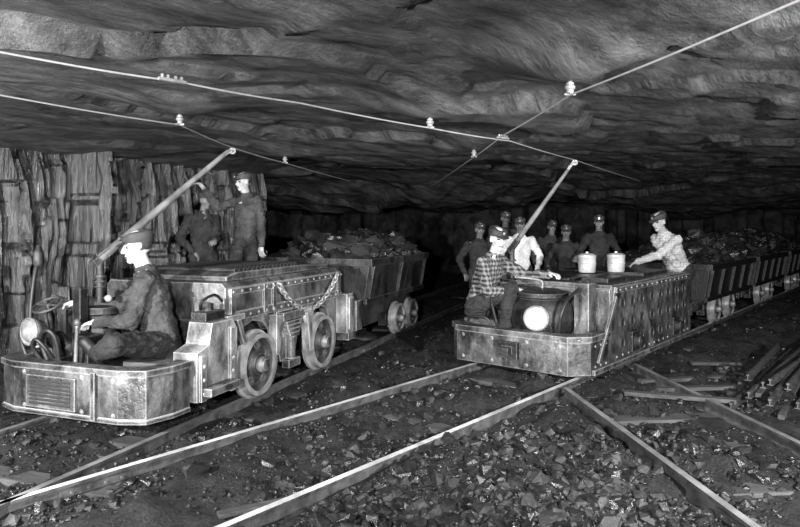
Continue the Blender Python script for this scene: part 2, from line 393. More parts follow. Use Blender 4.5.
while n<25000:
    py=random.uniform(300,560);px=random.uniform(-60,860)
    Y=F*1.6/(py-HZ)*random.uniform(.95,1.05);x=(px-400)/F*Y
    rd=raild(x,Y)
    if rd<.045:continue
    q=V((x,Y,0))-CL
    if q.dot(NL)<-1.5: continue
    q=V((x,Y,0))-CR;l=q.dot(NR);t=q.dot(DR)
    dens=.45+.9*(fb(x*1.3,Y*1.3,9,3)+.1)
    if l>G and t<-.6 and x<1.4: dens+=.4
    if random.random()>dens: continue
    u=random.random();r=.005+.013*u*u+(.045*random.random()**1.6 if random.random()<.18*max(0,dens) else 0)
    if rd<.045+r: r=max(.005,rd-.04)
    rock(mb,V((x,Y,fh(x,Y)+r*.3)),r,0 if random.random()<.5 else 1);n+=1
mk('coal_rubble',mb,[m_rub,m_coal],kind='stuff',label='loose broken coal and gravel heaped between rails',cat='coal rubble')
k=0
grp='large coal lumps on the floor'
for (px,py,r) in [(195,478,.09),(330,470,.07),(362,430,.06),(290,420,.07),(268,400,.06),(350,415,.05),(600,455,.07),(640,465,.08),(560,430,.05),(450,450,.06),(505,470,.07),(410,480,.05),(540,500,.07),(380,510,.06),(690,410,.05),(250,455,.06),(440,395,.06),(420,405,.05),(700,470,.05),(150,492,.06)]:
    Y=F*1.55/(py-HZ);x=(px-400)/F*Y
    mb=MB();rock(mb,V((x,Y,fh(x,Y)+r*.35)),r)
    mk('coal_lump',mb,m_coal if k%2 else m_rub,label='jagged lump of coal lying on the mine floor',cat='coal lump',group=grp);k+=1
# ---------------------------------------------------------------- wheels
def add_wheel(parent,l,t,z,r,sg):
    c=V((l,t,z));d=V((sg,0,0));mb=MB()
    mb.ring([(r*.84,-.05),(r*1.1,-.05),(r*1.1,-.02),(r,-.012),(r*.985,.05),(r*.84,.055)],c,d,40,mi=1)
    mb.ring([(r*.86,-.02),(r*.86,.03),(r*.78,.012),(r*.62,.0),(r*.45,.012),(r*.34,.045),(r*.12,.045),(r*.12,-.03)],c,d,32)
    for i in range(5):
        a=2*math.pi*i/5+.3;e=V((0,math.cos(a),math.sin(a)))
        mb.ring([(r*.13,-.01),(r*.13,.014),(r*.09,.014),(r*.09,-.01)],c+e*r*.6+d*.006,d,14)
    w=mk('wheel',mb,[m_wheel,m_rim],parent,smooth=True)
    mb=MB();mb.rev([(r*.26,0),(r*.26,.05),(r*.19,.075),(r*.08,.08)],V((l+sg*.03,t,z)),(sg,0,0),18)
    mk('hub',mb,m_st,w,smooth=True)
    return w
def rivets(mb,pts,d,r=.013,h=.012):
    for p in pts: mb.rev([(r,0),(r*.8,h*.6),(r*.3,h)],p,d,8)
def headlight(parent,c,d,r,lensmat):
    c=V(c);d=V(d).normalized()
    mb=MB();mb.rev([(r*.45,-r*1.1),(r*.8,-r*.8),(r*1.0,-.02),(r*1.08,0),(r*1.08,.02),(r*.95,.025)],c,d,28)
    mb.torus(c+d*.02,r*1.0,.012,d)
    mb.cyl(c-d*r*.5,c-d*r*.5-V((0,0,r*1.3)),.02)
    h=mk('headlight',mb,m_st,parent,smooth=True)
    mb=MB();mb.rev([(r*.93,.02),(r*.8,.035),(r*.5,.052),(r*.2,.060),(r*.03,.062)],c,d,28);mk('headlight_lens',mb,lensmat,h,smooth=True)
    return h
def trolley(parent,base,tip,r=1.0):
    base=V(base);tip=V(tip);d=(tip-base).normalized()
    mb=MB();L=(tip-base).length
    mb.rev([(.030*r,0),(.027*r,L*.4),(.017*r,L*.97)],base,d,12);p=mk('trolley_pole',mb,m_pole,parent,smooth=True)
    mb=MB();mb.beam(base-d*.06,base+d*.12,.06,.06);mb.cyl(base-V((0,0,.35)),base,.03)
    for k in(.14,.18,.22): mb.torus(base-V((0,0,k)),.04,.010,(0,0,1))
    mk('pole_socket',mb,m_std,p,bevel=.005)
    mb=MB();s=d.cross(V((0,0,1))).normalized()
    mb.beam(tip-d*.12,tip-d*.01+V((0,0,-.01)),.035,.022);mb.ring([(.028,-.014),(.018,0),(.028,.014),(.010,.014),(.010,-.014)],tip-V((0,0,.027)),s,18)
    mk('trolley_wheel',mb,m_st,p)
def arcpoly(w,yf,yc,yb,th,xf,N=2):
    out=[]
    for k in range(N+1):
        a=math.pi/2*k/N;out.append((xf+(w-xf)*math.sin(math.pi/2-a)**.8, yc-(yc-yf)*math.sin(a)**.8))
    R=[(w,yb)]+out
    Lh=[(-x,y) for x,y in R][::-1]
    inn=[(w-th,yb)]+[(x-th*.75,y+th*.8) for x,y in out]
    Li=[(-x,y) for x,y in inn][::-1]
    return R+Lh+[(p) for p in (Li[::-1]+inn[::-1])]
# ---------------------------------------------------------------- left locomotive
LL=empty('mine_locomotive',CL,AL,'low electric mine locomotive with exposed wheels and seated driver','locomotive')
mb=MB();mb.prism(arcpoly(.725,-.2,.06,.24,.12,.48),.25,.61);
mb.prism(arcpoly(.742,-.217,.055,.24,.15,.485),.57,.615);mb.prism(arcpoly(.735,-.21,.055,.24,.15,.485),.245,.275)
rivets(mb,[V((x,-.2,z)) for x in(-.38,.16,.44) for z in(.30,.54)],(0,-1,0),.016)
mk('front_bumper',mb,m_st,LL,bevel=.014,seg=3)
mb=MB();mb.bx(-.34,.12,-.222,-.2,.30,.53);mk('vent_panel',mb,m_st,LL,bevel=.004)
for i in range(7):
    mb=MB();mb.box((-.11,-.228,.335+i*.027),(.38,.012,.014),rx=.5);mk('louver',mb,m_std,LL)
mb=MB();mb.bx(.27,.31,-.235,-.2,.26,.59);mk('bumper_strap',mb,m_st,LL,bevel=.004)
mb=MB();mb.bx(-.6,.6,-.08,.85,.40,.52);mb.bx(-.6,.6,.0,.85,.28,.4);mb.bx(-.45,.45,.8,3.0,.3,.8)
mb.bx(-.66,-.60,.22,3.0,.34,.7)
mk('frame',mb,m_std,LL,bevel=.008)
mb=MB();mb.prism([(.26,.3),(.71,.3),(.76,.38),(.76,.78),(.70,.86),(.44,.86),(.40,.70),(.26,.66)],.56,.775,'x')
mb.bx(.775,.80,.28,.34,.3,.64);mb.bx(.775,.80,.64,.70,.3,.8)
rivets(mb,[V((.80,y,z)) for y in(.31,.67) for z in(.36,.46,.56)],(1,0,0),.016)
mk('side_step_plate',mb,m_stl,LL,bevel=.012,seg=3)  # flash brightness on this plate put into the paler steel
mb=MB();mb.bx(.77,.87,.3,.66,.34,.40);mk('step',mb,m_st,LL,bevel=.006)
mb=MB();mb.bx(.56,.70,.46,.70,.86,.93);mb.cyl((.62,.58,.93),(.62,.58,.99),.05);mk('junction_box',mb,m_std,LL,bevel=.006)
mb=MB();sec=[(-.62,.8),(.62,.8),(.62,1.08),(.58,1.12),(-.58,1.12),(-.62,1.08)]
mb.prism(sec,.82,2.98,'y')
mb.bx(.62,.637,.86,2.95,.80,.87);mb.bx(.62,.637,.86,2.95,1.02,1.07)
for y in(.9,1.4,1.55,2.9): mb.bx(.62,.642,y-.03,y+.03,.82,1.07)
rivets(mb,[V((.638,.9+i*.128,z)) for i in range(17) for z in(.835,1.045)],(1,0,0),.013)
mk('body_box',mb,m_st,LL,bevel=.010)
mb=MB();mb.prism([(1.0,1.12),(2.9,1.12),(2.9,1.16),(2.3,1.19),(1.15,1.19),(1.0,1.16)],-.5,.5,'x');mk('top_cover',mb,m_st,LL,bevel=.01)
for i in range(16):
    mb=MB();mb.cyl((-.46,1.2+i*.07,1.20),(.46,1.2+i*.07,1.20),.024,n=10);mk('resistor_bar',mb,m_std,LL,smooth=True)
mb=MB();mb.bx(.30,.62,.80,1.05,.88,1.0);mk('sand_box',mb,m_st,LL,bevel=.006)
mb=MB();mb.beam((.66,.9,.86),(.66,1.02,.60),.05,.05);mb.beam((.66,.75,.84),(.66,1.0,.84),.06,.05);mk('brake_linkage',mb,m_stl,LL,bevel=.006)
mb=MB();mb.prism([(1.60,.8),(1.66,.5),(1.72,.3),(1.98,.3),(2.04,.5),(2.10,.8)],.50,.60,'x')
mb.bx(.58,.68,1.64,2.06,.70,.78)
for k in range(4): mb.bx(.58,.68,1.70+.02*k,2.0-.02*k,.65-.04*k,.69-.04*k)
mb.cyl((.63,1.85,.3),(.63,1.85,.62),.045)
mb.bx(.6,.68,1.74,1.96,.24,.32)
mk('suspension_hanger',mb,m_st,LL,bevel=.008)
mb=MB();mb.prism([(.80,.8),(.80,.40),(.90,.34),(.95,.46),(1.0,.62),(1.10,.72),(1.257,.76),(1.42,.72),(1.5,.64),(1.5,.8)],.52,.60,'x');mk('wheel_arch',mb,m_st,LL,bevel=.008)
mb=MB();mb.prism([(2.1,.8),(2.12,.66),(2.26,.72),(2.46,.76),(2.64,.70),(2.74,.5),(2.78,.34),(2.98,.34),(2.98,.8)],.52,.62,'x');mk('wheel_arch',mb,m_st,LL,bevel=.008)
mb=MB();mb.prism([(1.50,.42),(1.56,.40),(1.62,.76),(1.50,.78)],.6,.69,'x');mk('brake_shoe',mb,m_stl,LL,bevel=.008)
mb=MB();mb.prism([(2.14,.34),(2.20,.34),(2.17,.74),(2.08,.74)],.6,.69,'x');mk('brake_shoe',mb,m_stl,LL,bevel=.008)
mb=MB();mb.torus((.66,2.14,.70),.075,.022,(1,0,0));mk('lifting_ring',mb,m_stl,LL,smooth=True)
for t in(1.257,2.46):
    for sg in(1,-1): add_wheel(LL,sg*.63,t,.38,.275,sg)
    mb=MB();mb.cyl((-.6,t,.38),(.6,t,.38),.05);mk('axle',mb,m_std,LL)
mb=MB();mb.prism([(-.72,2.98),(.72,2.98),(.72,3.18),(.45,3.3),(-.45,3.3),(-.72,3.18)],.3,.56)
mk('rear_bumper',mb,m_st,LL,bevel=.008)
mb=MB();mb.bx(.6,.76,2.86,3.02,.40,.84);mb.bx(.76,.78,2.88,3.0,.44,.8);mk('rear_step_plate',mb,m_stl,LL,bevel=.010)
mb=MB();mb.bx(.62,.78,3.06,3.22,.40,.74);mk('rear_step_plate',mb,m_st,LL,bevel=.010)
mb=MB();mb.bx(-.06,.06,3.28,3.42,.36,.44);mk('coupler',mb,m_std,LL,bevel=.006)
mb=MB();mb.rev([(.15,.50),(.15,.53),(.12,.55),(.12,.86),(.14,.88),(.14,.93),(.06,.95)],V((-.36,.50,0)),(0,0,1),24)
mk('controller',mb,m_std,LL,smooth=True)
mb=MB();mb.bx(-.36,-.20,.20,.36,.52,.74);mk('control_box',mb,m_std,LL,bevel=.006)
mb=MB();mb.bx(-.58,-.40,.34,.50,.52,.92);mk('switch_box',mb,m_std,LL,bevel=.006)
mb=MB();mb.tube([(-.36,.50,.94),(-.36,.50,1.0),(-.30,.46,1.01),(-.20,.40,1.01)],.014);mb.ell((-.18,.39,1.015),(.03,.03,.03));mk('controller_handle',mb,m_stl,LL,smooth=True)
mb=MB();bc=V((-.52,.12,.98));mb.torus(bc,.11,.011,(0,-.5,1));mb.cyl(bc,(-.52,.2,.52),.018)
for i in range(4):
    x,y,z=frame((0,-.5,1));a=i*math.pi/2;mb.cyl(bc,bc+(x*math.cos(a)+y*math.sin(a))*.11,.008,n=8)
mk('hand_brake_wheel',mb,m_std,LL,smooth=True)
headlight(LL,(-.50,-.04,.80),(-.15,-1,0.05),.095,m_lensd)
for pth,r in [([(-.66,.1,.6),(-.68,.1,.9),(-.66,.12,1.2),(-.62,.12,1.32)],.016),
   ([(-.36,-.02,.58),(-.40,-.05,.75),(-.32,-.06,.82),(-.27,-.03,.75),(-.27,0,.58)],.016),
   ([(.62,.50,.95),(.68,.44,1.02),(.66,.62,1.05),(.60,.80,.98),(.6,.84,.93)],.012),([(-.4,-.05,.6),(-.42,-.1,.7),(-.36,-.12,.76),(-.30,-.08,.68),(-.30,-.02,.6)],.014),
   ([(-.60,.0,.6),(-.64,-.02,.74),(-.58,-.04,.82),(-.50,.02,.72)],.014)]:
    mb=MB();mb.tube(pth,r);mk('hose',mb,m_rubber,LL,smooth=True)
mb=MB();mb.rev([(.03,0),(.04,.02),(.04,.1),(.025,.13),(.012,.16)],V((-.62,.12,1.28)),(0,0,1),14);mk('gauge',mb,m_std,LL,smooth=True)
mb=MB();mb.bx(-.42,-.34,.26,.34,.5,1.1);mk('pole_stand',mb,m_std,LL,bevel=.005)
mb=MB();mb.tube([(-.24,.12,.5),(-.22,.11,.65),(-.2,.10,.84)],.014);mb.ell((-.2,.10,.86),(.025,.025,.03));mk('lever',mb,m_st,LL,smooth=True)
mb=MB();mb.bx(.12,.50,.22,.62,.52,.57);mk('driver_seat',mb,m_seat,LL,bevel=.012)
tipL=W(232,148,5.9);baseL=W(100,259,5.24)
def loc(C,N,D,p): q=V(p)-C;return V((q.dot(N),q.dot(D),p[2]))
trolley(LL,loc(CL,NL,DL,baseL),loc(CL,NL,DL,tipL),1.2)
# chain
mb=MB();P=[]
for i in range(60):
    s=i/59;t=1.55+1.25*s;z=1.06+.03*s-.32*math.sin(math.pi*s)**.85;P.append(PL(.68,t,z))
acc=0;last=P[0];pts=[P[0]]
for q in P[1:]:
    acc+=(q-last).length;last=q
    if acc>.052: pts.append(q);acc=0
for i in range(len(pts)-1):
    d=(pts[i+1]-pts[i]).normalized();c=(pts[i]+pts[i+1])/2
    n_=NL if i%2 else d.cross(NL).normalized()
    x=d;y=n_.cross(d).normalized();vs=[];fs=[];nn_=12;m_=6
    for a_ in range(nn_):
        a=2*math.pi*a_/nn_;cc=c+x*(.040*math.cos(a))+y*(.025*math.sin(a));rr=(x*math.cos(a)+y*math.sin(a)).normalized()
        for b_ in range(m_):
            b=2*math.pi*b_/m_;vs.append(cc+rr*(.010*math.cos(b))+n_*(.010*math.sin(b)))
    for a_ in range(nn_):
        for b_ in range(m_):fs.append((a_*m_+b_,((a_+1)%nn_)*m_+b_,((a_+1)%nn_)*m_+(b_+1)%m_,a_*m_+(b_+1)%m_))
    mb.add(vs,fs)
mk('chain',mb,m_st,smooth=True,label='steel link chain draped on the locomotive side',cat='chain')
# ---------------------------------------------------------------- right locomotive
CRl=CR+NR*(-.07)+DR*(-.08)
LR=empty('mine_locomotive',CRl,AR,'riveted slab-sided electric mine locomotive with round headlight','locomotive')
mb=MB()
po=[(-.8,.02),(-.64,-.15),(.64,-.15),(.8,.02),(.8,.45),(.68,.45),(.68,.1),(.5,-.02),(-.5,-.02),(-.68,.1),(-.68,.45),(-.8,.45)]
mb.prism(po,.15,.52)
pt=[(-.82,.01),(-.65,-.17),(.65,-.17),(.82,.01),(.82,.45),(.66,.45),(.66,.1),(.49,-.01),(-.49,-.01),(-.66,.1),(-.66,.45),(-.82,.45)]
mb.prism(pt,.47,.53)
rivets(mb,[V((x,-.15,z)) for x in(-.56,-.2,.2,.56) for z in(.20,.43)],(0,-1,0),.016)
rivets(mb,[V((.80,y,z)) for y in (.12,.25,.38) for z in(.22,.42)],(1,0,0),.016)
mk('front_bumper',mb,m_st,LR,bevel=.010,seg=2)
mb=MB();mb.bx(-.12,.12,-.2,-.15,.25,.42);mb.bx(-.06,.06,-.28,-.18,.30,.37);mk('coupler',mb,m_std,LR,bevel=.006)
prof=[(.05,.15),(3.15,.15),(3.15,.96),(.62,.96),(.50,.60),(.42,.52),(.05,.52)]
for sg in(1,-1):
    mb=MB()
    a,b=(.76,.80) if sg>0 else (-.80,-.76);mb.prism(prof,a,b,'x')
    if sg>0:
        rivets(mb,[V((.80,.66+i*.16,z)) for i in range(16) for z in (.235,)],(1,0,0),.014,.012)
    mk('side_frame',mb,m_st,LR,bevel=.006)
mb=MB();mb.bx(.80,.83,.05,3.1,.15,.20);mk('bottom_rail',mb,m_st,LR,bevel=.004)
mb=MB();mb.bx(.80,.82,.62,3.13,.90,.955);rivets(mb,[V((.82,.70+i*.16,.928)) for i in range(15)],(1,0,0),.014,.012);mk('top_rail',mb,m_st,LR,bevel=.004)
mb=MB();mb.beam((.82,.15,.25),(.82,.60,.86),.025,.04);mk('grab_bar',mb,m_st,LR,bevel=.004)
for y in(.80,1.08,1.36,1.70,1.98,2.26,2.60,2.88):
    for z in(.36,.57,.78):
        if z==.36 and (abs(y-1.08)<.2 or abs(y-2.48)<.2): continue
        mb=MB();mb.ring([(.064,0),(.064,.012),(.054,.013),(.052,.0)],V((.80,y,z)),(1,0,0),18);mb.rev([(.053,.001),(.053,.003),(.01,.004)],V((.80,y,z)),(1,0,0),18,mi=1);mk('ringed_hole',mb,[m_std,m_boot],LR,smooth=True)  # flat dark disc paints the shaded depth of a hole inside the ring
for y in(1.08,2.46):
    mb=MB();mb.bx(.80,.85,y-.11,y+.11,.24,.46);mb.rev([(.07,0),(.07,.06),(.03,.075)],V((.85,y,.35)),(1,0,0),18)
    mk('journal_box',mb,m_std,LR,bevel=.006)
mb=MB();mb.bx(-.76,.76,-.02,3.1,.20,.28);mb.bx(-.76,.76,.58,.64,.28,.93);mb.bx(-.74,.74,3.04,3.10,.2,.93);mb.bx(-.76,.76,.62,3.12,.93,.975);mk('body_box',mb,m_st,LR,bevel=.006)
for b_ in [(-.6,.2,.8,1.9,.975,1.01),(-.5,.6,2.0,2.9,.975,1.02),(.35,.65,.8,1.3,.975,1.03)]:
    mb=MB();mb.bx(*b_);mk('top_cover',mb,m_std,LR,bevel=.01)
mb=MB();mb.prism([(-.78,3.1),(.78,3.1),(.78,3.28),(.5,3.36),(-.5,3.36),(-.78,3.28)],.17,.45);mk('rear_bumper',mb,m_st,LR,bevel=.008)
for t in(1.0,2.4):
    for sg in(1,-1): add_wheel(LR,sg*.60,t,.38,.27,sg)
mb=MB();mb.rev([(.20,.28),(.20,.36),(.27,.42),(.32,.52),(.335,.64),(.31,.75),(.25,.83),(.27,.85),(.27,.89),(.18,.92),(.06,.93)],V((.12,.33,0)),(0,0,1),40)
mk('controller',mb,m_std,LR,smooth=True)
mb=MB();mb.tube([(.12,.33,.92),(.12,.33,1.0),(.02,.28,1.03),(-.14,.22,1.04)],.014);mk('controller_handle',mb,m_stl,LR,smooth=True)
mb=MB();mb.bx(-.28,.45,.50,.78,.95,.99);mk('control_table',mb,m_st,LR,bevel=.008)
mb=MB();mb.bx(.46,.62,.38,.56,.28,1.0);mk('control_box',mb,m_st,LR,bevel=.008)
headlight(LR,(.24,-.02,.66),(.42,-.9,.05),.118,m_lens)
for pth,r in [([(-.3,.1,.55),(-.33,.05,.8),(-.25,.05,.92),(-.1,.2,.90)],.016),([(.45,.05,.52),(.5,.0,.7),(.52,.1,.85),(.52,.4,.95)],.016),([(-.6,.0,.52),(-.55,-.03,.60),(-.35,-.03,.61),(-.3,0,.52)],.014)]:
    mb=MB();mb.tube(pth,r);mk('hose',mb,m_rubber,LR,smooth=True)
mb=MB();mb.bx(-.74,-.30,.12,.56,.28,.57);mk('driver_seat',mb,m_seat,LR,bevel=.015)
trolley(LR,loc(CRl,NR,DR,W(512,248,7.35)),loc(CRl,NR,DR,W(575,160,7.0)))
def pail(px,py,Y,lab):
    c=W(px,py,Y);c.z=1.022
    e=empty('lunch_pail',c,0,lab,'lunch pail','tin pails on the riveted locomotive')
    mb=MB();mb.rev([(.095,0),(.10,.01),(.105,.09),(.105,.17),(.11,.18),(.105,.19)],V((0,0,0)),(0,0,1),28);mb.torus((0,0,.11),.107,.006,(0,0,1));mk('pail_body',mb,m_tin,e,smooth=True)
    mb=MB();mb.rev([(.108,.19),(.11,.21),(.075,.23),(.02,.235)],V((0,0,0)),(0,0,1),28);mb.cyl((0,0,.23),(0,0,.25),.02);mk('pail_lid',mb,m_tin,e,smooth=True)
    mb=MB();mb.tube([(.11*math.cos(a),.10*math.sin(a),.185+.02*math.sin(a)) for a in [math.pi*i/14 for i in range(15)]],.004,6);mk('pail_handle',mb,m_std,e)
pail(587,272,7.95,'shiny tin lunch pail on the locomotive cover')
pail(616,272,8.05,'shiny tin lunch pail on the locomotive cover')
# ---------------------------------------------------------------- mine cars (straight heavy sides)
def car(C,N,D,ang,t0,lab,H=1.2,zb=.62,heap=.26,length=2.7,wy=(.75,1.6),mat=None,rc=(.04,.05,.07,.09,.13),grp='loaded mine cars',ribs=True):
    mat=mat or m_car
    e=empty('mine_car',C+D*t0,ang,lab,'mine car',grp)
    L=length;w=.74;wb=.66
    mb=MB()
    mb.prism([(-wb,zb),(wb,zb),(w,H),(w-.03,H),(wb-.03,zb+.04),(-wb+.03,zb+.04),(-w+.03,H),(-w,H)],.04,L-.04,'y')
    for y in(.0,L-.04): mb.prism([(-wb,zb),(wb,zb),(w,H),(-w,H)],y,y+.04,'y')
    mb.prism([(-.5,.42),(.5,.42),(.56,zb),(-.56,zb)],.15,L-.15,'y')
    hop=mk('hopper',mb,mat,e,bevel=.006)
    for bxx in [(w-.01,w+.04,-.02,L+.02,H-.08,H+.01),(-w-.04,-w+.01,-.02,L+.02,H-.08,H+.01),(-w-.04,w+.04,-.04,.01,H-.08,H+.01),(-w-.04,w+.04,L-.01,L+.04,H-.08,H+.01),(wb-.01,wb+.04,-.02,L+.02,zb-.02,zb+.05)]:
        mb=MB();mb.bx(*bxx);mk('rim_bar',mb,mat,e,bevel=.005)
    for y in((.08,L/2,L-.08) if not ribs else (.08,.7,L/2,L-.7,L-.08)):
        mb=MB();mb.beam((wb+.01,y,zb+.03),(w+.01,y,H-.05),.03,.06);mk('stiffener',mb,mat,e,bevel=.004)
    mb=MB()
    for sg in(1,-1): mb.bx(sg*.42-.04,sg*.42+.04,-.05,L+.1,.30,.42)
    mb.bx(-.5,.5,-.09,-.0,.28,.46);mb.bx(-.5,.5,L+.06,L+.16,.28,.46)
    for y in wy: mb.cyl((-.6,y,.31),(.6,y,.31),.035);mb.bx(.36,.48,y-.1,y+.1,.2,.36);mb.bx(-.48,-.36,y-.1,y+.1,.2,.36)
    mk('underframe',mb,m_std,e,bevel=.006)
    for y in wy:
        for sg in(1,-1): add_wheel(e,sg*.60,y,.31,.205,sg)
    hz=lambda x,y:H-.06+heap*(1-(x/.72)**2)*min(1,4*y*(L-y)/(L*L)*1.8)*(1+.6*fb(x*2,y*1.5+t0,3,2))
    g=grid(-.70,.70,.06,L-.06,.07,lambda x,y:V((x,y,hz(x,y)+.06*fb(x*4+t0,y*4,t0,3))))
    g.v=[C+N*v.x+D*(v.y+t0)+V((0,0,v.z)) for v in g.v]
    for i in range(420):
        x=random.uniform(-.66,.66);y=random.uniform(.1,L-.1)
        rock(g,C+N*x+D*(y+t0)+V((0,0,hz(x,y)+.02)),random.choice(rc),i%2)
    mk('coal_load',g,[m_coal,m_rub],kind='stuff',label='heap of broken coal filling a mine car',cat='coal')
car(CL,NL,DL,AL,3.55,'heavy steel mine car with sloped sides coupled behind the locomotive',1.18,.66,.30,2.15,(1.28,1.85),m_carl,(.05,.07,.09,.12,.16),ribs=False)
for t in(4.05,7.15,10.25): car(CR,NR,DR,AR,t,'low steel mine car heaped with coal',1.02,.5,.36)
# ---------------------------------------------------------------- trolley wires
def wire(P,lab):
    Q=[]
    for i in range(len(P)-1):
        for k in range(8):
            s=k/8;q=P[i].lerp(P[i+1],s);q.z-=.006*math.sin(math.pi*s);Q.append(q)
    Q.append(P[-1]);mk('trolley_wire',MB().tube(Q,.0048,8),m_wire,smooth=True,label=lab,cat='overhead wire')
wire(w1,'bare overhead trolley wire leading to the riveted locomotive');wire(w2,'bare overhead trolley wire above the wheeled locomotive');wire(w3,'bare overhead trolley wire crossing under the rock roof')
for p in HANG:
    p=p+V((0,0,.004));mb=MB()
    mb.rev([(.010,.0),(.020,.008),(.020,.024),(.028,.03),(.028,.042),(.020,.05),(.022,.06),(.012,.066),(.010,.10)],p,(0,0,1),16)
    mb.beam(p+V((-.03,0,0)),p+V((.03,0,0)),.012,.012)
    mk('wire_insulator',mb,m_porc,smooth=True,label='small porcelain wire hanger bolted to the rock roof',cat='insulator',group='wire hangers on the roof')
def frog(p,d):
    d=d.normalized();mb=MB();mb.beam(p-d*.07,p+d*.07,.022,.014)
    for k in(-.05,-.02,.02,.05): mb.cyl(p+d*k,p+d*k+V((0,0,.024)),.008,n=8)
    mk('wire_splice',mb,m_porc,label='bolted metal splice clamp on overhead wire',cat='wire clamp',group='wire clamps')
frog(wpath([(172,80.5)])[0],w1[3]-w1[2]);frog(wpath([(503,138)])[0],w1[5]-w1[4])
# ---------------------------------------------------------------- material pile beside the track
for i in range(13):
    l=1.96+.07*(i%7)+random.uniform(-.02,.02);z=.02+.06*(i//7)
    a=PR(l,.15+random.uniform(-.3,.5));b=PR(l+random.uniform(-.15,.12)-.05,3.8+random.uniform(-1.0,.4))
    a.z=z+fh(a.x,a.y);b.z=z+.01+fh(b.x,b.y)+random.uniform(0,.02)
    mb=MB()
    if i%4==1:
        mb.beam(a,b,.05,.04);mk('timber',mb,m_wood,bevel=.006,label='rough timber lying in a pile beside the track',cat='timber',group='pile of timbers and rails')
    else:
        mb.beam(a,b,.05,.010);mb.beam(a+V((0,0,.022)),b+V((0,0,.022)),.010,.045);mb.beam(a+V((0,0,.045)),b+V((0,0,.045)),.026,.016)
        mk('spare_rail',mb,[m_rail],bevel=.003,label='spare rusty rail lying in a pile beside the track',cat='rail',group='pile of timbers and rails')
for (l,t,ln,a) in [(1.35,.35,1.2,.1),(1.3,.9,1.0,.2),(1.55,-.1,.9,-.3),(1.6,1.5,1.1,.5),(1.45,2.0,.8,-.1)]:
    p=PR(l,t);mb=MB();mb.box((p.x,p.y,fh(p.x,p.y)+.03),(ln,.08,.035),rz=a)
    mk('plank',mb,m_wood,bevel=.004,label='thin dark plank lying flat in the dirt',cat='plank',group='loose planks')
for (px,py,Y,ln,a) in [(255,505,3.55,.4,.5)]:
    p=W(px,py,Y);mb=MB();mb.box((p.x,p.y,fh(p.x,p.y)+.03),(ln,.06,.025),rz=a);mk('wood_scrap',mb,m_wood,bevel=.004,label='scrap of wood lying among the rubble',cat='wood scrap')
# ---------------------------------------------------------------- people
def ik(a,b,l1,l2,h):
    d=b-a;L=d.length;mx=(l1+l2)*.995
    if L>mx: b=a+d*(mx/L);d=b-a;L=mx
    x=(l1*l1-l2*l2+L*L)/(2*L);y=math.sqrt(max(0,l1*l1-x*x));dn=d.normalized();hh=(V(h)-dn*V(h).dot(dn))
    if hh.length<1e-4: hh=V((0,0,1))
    return a+dn*x+hh.normalized()*y,b
def remesh(o,vox,sm,wr=0):
    m=o.modifiers.new('r','REMESH');m.mode='VOXEL';m.voxel_size=vox;m.use_smooth_shade=True
    if sm: s=o.modifiers.new('s','SMOOTH');s.iterations=sm;s.factor=.5
    dg=bpy.context.evaluated_depsgraph_get();dg.update();me=bpy.data.meshes.new_from_object(o.evaluated_get(dg))
    o.modifiers.clear();old=o.data;mats=list(old.materials);o.data=me
    me.materials.clear()
    for q in mats: me.materials.append(q)
    if wr:
        c=V(o['o_off']);nr=[v.normal.copy() for v in me.vertices]
        for v,n_ in zip(me.vertices,nr):
            p=v.co+c;r_=abs(fb(p.x*7+2,p.y*7,p.z*12,2));q=.35*fb(p.x*11,p.y*11,p.z*18,2)-1.0*max(0,.22-r_)+.05;v.co+=n_*(wr*q)
    for p in me.polygons:p.use_smooth=True;p.material_index=0
